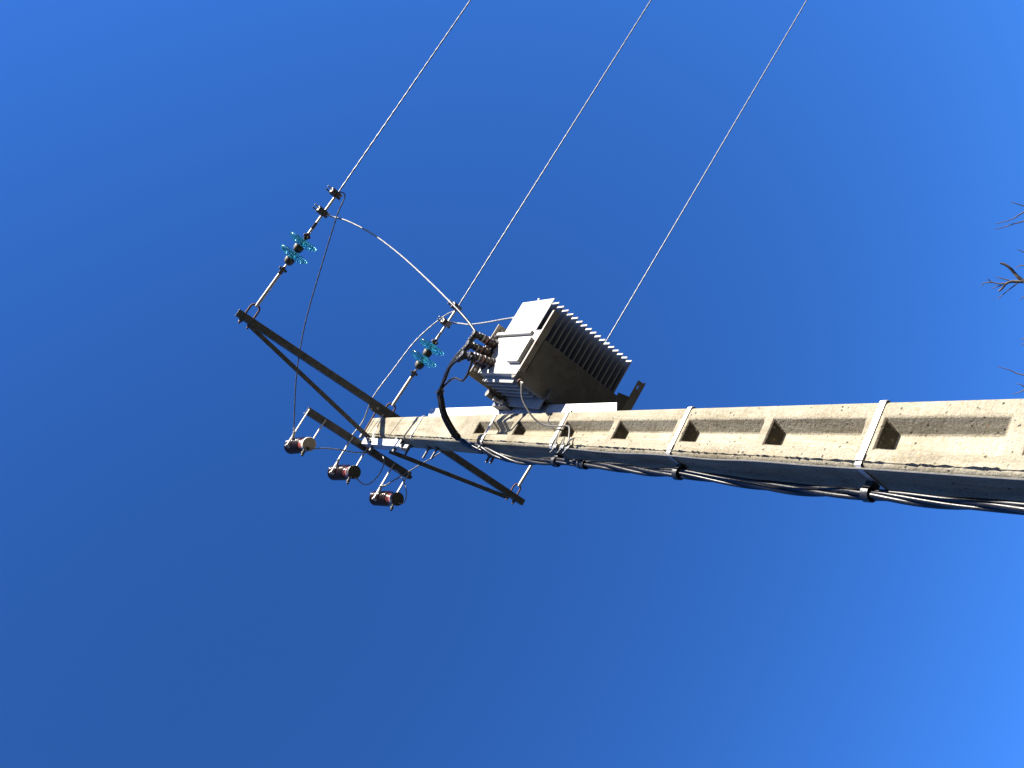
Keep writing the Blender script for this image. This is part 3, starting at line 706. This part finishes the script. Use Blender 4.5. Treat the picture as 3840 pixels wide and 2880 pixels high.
ring((-0.112,-0.19,6.755), (-0.2,0.9,-0.2), 0.029, 0.005, 'rubber', 'cable_tie', cb)
ring((-0.150,-0.075,6.506), (-0.05,0.2,-1), 0.030, 0.006, 'rubber', 'cable_tie', cb)
ring((-0.165,-0.006,5.40), (0,0,-1), 0.027, 0.03, 'rubber', 'tape_wrap', cb)
for z, y, x in ((5.665,-0.012,-0.165),(4.622,-0.002,-0.17),(3.615,0.011,-0.18)):
    s = part('cable_clip', MB().lathe([(0.025,-0.016),(0.030,-0.014),(0.031,0.014),(0.025,0.016)], (x,y,z), (0,0,1), 14, True), 'rubber', cb, True)
    mb = MB().box((x+0.015, y-0.020, z-0.016), (-hw(z)-0.004, y+0.020, z+0.016))
    part('spacer', mb, 'rubber', s, False, 0.003)

# ------------------------------------------------------------------ earth wire and its connector
ew = thing('earth_wire', 'thin grey earth wire hanging from the transformer base across the pole face', 'wire', (-0.13,-0.1,5.4))
earth = [(0.192,-0.298,5.975),(0.185,-0.30,5.955),(0.157,-0.29,5.945),(0.095,-0.26,5.921),(0.029,-0.2,5.854),(0.005,-0.15,5.806),(0.002,-0.122,5.749),(0.001,-0.115,5.631),(0.006,-0.115,5.565),(-0.011,-0.122,5.509),(-0.083,-0.118,5.462),(-0.134,-0.112,5.443)]
part('wire', MB().tube(smooth_path(earth, 0.02), 0.0052, 8), 'earth', ew, True)
e2 = [(-0.134,-0.112,5.443)]+[(-hw(z)-0.006, -hd(z)+0.004+0.006*sin(z*9), z) for z in (5.36,5.2,5.0,4.8,4.6,4.35,4.1,3.8,3.5,3.1,2.5,1.8,1.0,0.0)]
part('wire', MB().tube(smooth_path(e2, 0.04), 0.0045, 8), 'earth', ew, True)
part('lug', MB().lathe([(0,0),(0.011,0.001),(0.013,0.02),(0.009,0.024),(0.012,0.035),(0.008,0.06),(0,0.062)], (0.198,-0.30,5.995), (-0.3,0.1,-1), 10), 'clamp', ew, True)
cn = thing('earth_connector', 'small bolted wire connectors on the pole corner below the transformer', 'connector', (-0.135,-0.105,5.45))
for k, z in enumerate((5.575, 5.50, 5.445)):
    x = -hw(z)-0.004
    c = part('connector_body', MB().box((x-0.014,-0.118,z-0.020),(x+0.014,-0.088,z+0.018)), 'steel_dark', cn, False, 0.004)
    part('bolt', MB().bolt((x+0.012,-0.113,z), (1,-0.25,0.2), 0.010, 0.010, 0.004, 0.05-0.012*k), 'steel_dark', c)
    part('bolt', MB().bolt((x-0.012,-0.108,z+0.006), (-1,-0.3,0.1), 0.009, 0.012, 0.004, 0.02), 'steel_dark', c)
part('stray_end', MB().tube(smooth_path([(-0.128,-0.118,5.455),(-0.10,-0.130,5.43),(-0.085,-0.135,5.40),(-0.078,-0.132,5.385)], 0.01), 0.0036, 6), 'darkwire', cn, True)

# ------------------------------------------------------------------ bare winter tree, only its top twigs reach the picture
tree = thing('bare_tree', 'leafless tree whose bare twigs reach into the picture beside the pole foot', 'tree', (6.4, 7.2, 0))
fork = Vector((6.25, 7.05, 3.4))
tp = [(6.4,7.2,0),(6.37,7.18,0.7),(6.33,7.14,1.8),(6.28,7.08,2.8),tuple(fork)]
part('trunk', MB().tube(smooth_path(tp, 0.15), [0.19-0.085*i/(len(smooth_path(tp,0.15))-1) for i in range(len(smooth_path(tp,0.15)))], 14), 'bark', tree, True)
tw = [[(6.87,5.49,8.14),(6.87,5.53,8.09),(6.86,5.6,8.02),(6.85,5.77,7.81)],
 [(6.63,5.59,8.31),(6.69,5.63,8.19),(6.74,5.65,8.11),(6.8,5.65,8.03),(6.94,5.7,7.8)],
 [(6.58,5.62,8.33),(6.61,5.66,8.26),(6.67,5.69,8.14),(6.72,5.73,8.04),(6.82,5.8,7.82)],
 [(6.43,5.92,8.14),(6.42,5.98,8.08),(6.39,6.13,7.92)],
 [(6.23,6.07,8.19),(6.27,6.07,8.15),(6.28,6.09,8.1),(6.29,6.21,7.94)],
 [(6.26,5.94,8.32),(6.24,6.01,8.25),(6.2,6.09,8.21),(6.15,6.16,8.17),(6.13,6.22,8.12)],
 [(5.96,6.16,8.37),(6.02,6.15,8.33),(6.08,6.14,8.27),(6.11,6.18,8.2),(6.13,6.22,8.12)],
 [(6.07,6.0,8.46),(6.04,6.05,8.43),(6.05,6.12,8.32),(6.08,6.14,8.27)],
 [(5.97,6.02,8.54),(6.01,6.01,8.51),(6.04,6.05,8.43)],
 [(5.88,6.21,8.4),(5.96,6.21,8.32),(6.03,6.2,8.25),(6.09,6.19,8.18)],
 [(5.98,6.1,8.43),(6.04,6.13,8.34)], [(6.1,6.02,8.39),(6.1,6.12,8.26)],
 [(5.93,6.35,8.17),(5.97,6.34,8.14),(6.08,6.38,7.96)],
 [(5.51,6.66,8.21),(5.54,6.66,8.18),(5.67,6.68,8.0)], [(5.46,6.7,8.21),(5.48,6.7,8.18),(5.58,6.75,8.01)],
 [(5.16,6.73,8.46),(5.16,6.81,8.35),(5.15,6.86,8.3),(5.14,6.93,8.2),(5.15,7.08,7.87)],
 [(5.03,6.96,8.28),(5.03,6.99,8.23),(5.02,7.01,8.21),(5.0,7.14,8.04)],
 [(4.9,7.01,8.32),(4.94,7.03,8.26),(4.97,7.04,8.21),(5.06,7.11,8.04)]]
def jag(pts, amt, step):
    out = []
    for i, p in enumerate(smooth_path(pts, step)):
        out.append(p + Vector((rnd.uniform(-amt, amt), rnd.uniform(-amt, amt), rnd.uniform(-amt, amt)))*(0 if i == 0 else 1))
    return out
def limb(a, b, r0, r1, bend=0.12):
    a = Vector(a); b = Vector(b); m = (a+b)/2 + Vector((rnd.uniform(-1,1), rnd.uniform(-1,1), -0.3))*(b-a).length*bend
    return jag([a, m, b], 0.012, 0.12), r0, r1
crown = MB()
def put(mb, path, r0, r1, n=7):
    k = len(path)-1; mb.tube(path, [r0+(r1-r0)*i/k for i in range(k+1)], n)
# limbs to the groups of twigs
nodes = [(Vector((6.80,5.95,7.35)), [0,1,2]), (Vector((6.30,6.32,7.45)), [3,4]), (Vector((6.13,6.22,8.12)), []), (Vector((6.10,6.50,7.4)), [12]), (Vector((5.68,6.78,7.45)), [13,14]), (Vector((5.15,7.15,7.35)), [15,16,17])]
for nd, kids in nodes:
    lm = MB(); pth, r0, r1 = limb(fork, nd, 0.075, 0.030 if kids else 0.027, 0.06); put(lm, pth, r0, r1, 9)
    lo = part('limb', lm, 'bark', tree, True)
    for i in kids:
        root = Vector(tw[i][-1]); pth2, _, _ = limb(nd, root, 0.02, 0.012, 0.05); t = jag(list(reversed([Vector(p) for p in tw[i]])), 0.004, 0.05)
        full = pth2 + t[1:]; tm = MB(); put(tm, full, 0.017, 0.0035, 6); part('twig', tm, 'bark', lo, True)
    if not kids: top_limb = lo
for i in range(5, 12):
    t = list(reversed([Vector(p) for p in tw[i]])); r0, r1 = {5: (0.024, 0.014), 6: (0.024, 0.012), 7: (0.012, 0.006)}.get(i, (0.0085, 0.004))
    tm = MB(); put(tm, jag(t, 0.004, 0.04), r0, r1, 8); part('twig', tm, 'bark', top_limb, True)
# the rest of the crown, outside the frame
rest = MB()
def grow(p, d, L, r, depth):
    e = p + d*L; put(rest, jag([p, p+d*L*0.5+Vector((rnd.uniform(-.05,.05), rnd.uniform(-.05,.05), 0.02)), e], 0.01, 0.2), r, r*0.6, 5)
    if depth == 0: return
    for _ in range(3):
        nd = (d + Vector((rnd.uniform(-.7,.7), rnd.uniform(-.7,.7), rnd.uniform(-.1,.4)))).normalized()
        grow(e, nd, L*rnd.uniform(0.55,0.75), r*0.55, depth-1)
for a in range(5):
    ang = -0.2+a*0.55
    grow(fork, Vector((cos(ang)*0.9, sin(ang)*0.9, 0.55)).normalized(), 1.2, 0.06, 3)
tag(part('crown', rest, 'bark', tree, True), kind='stuff')
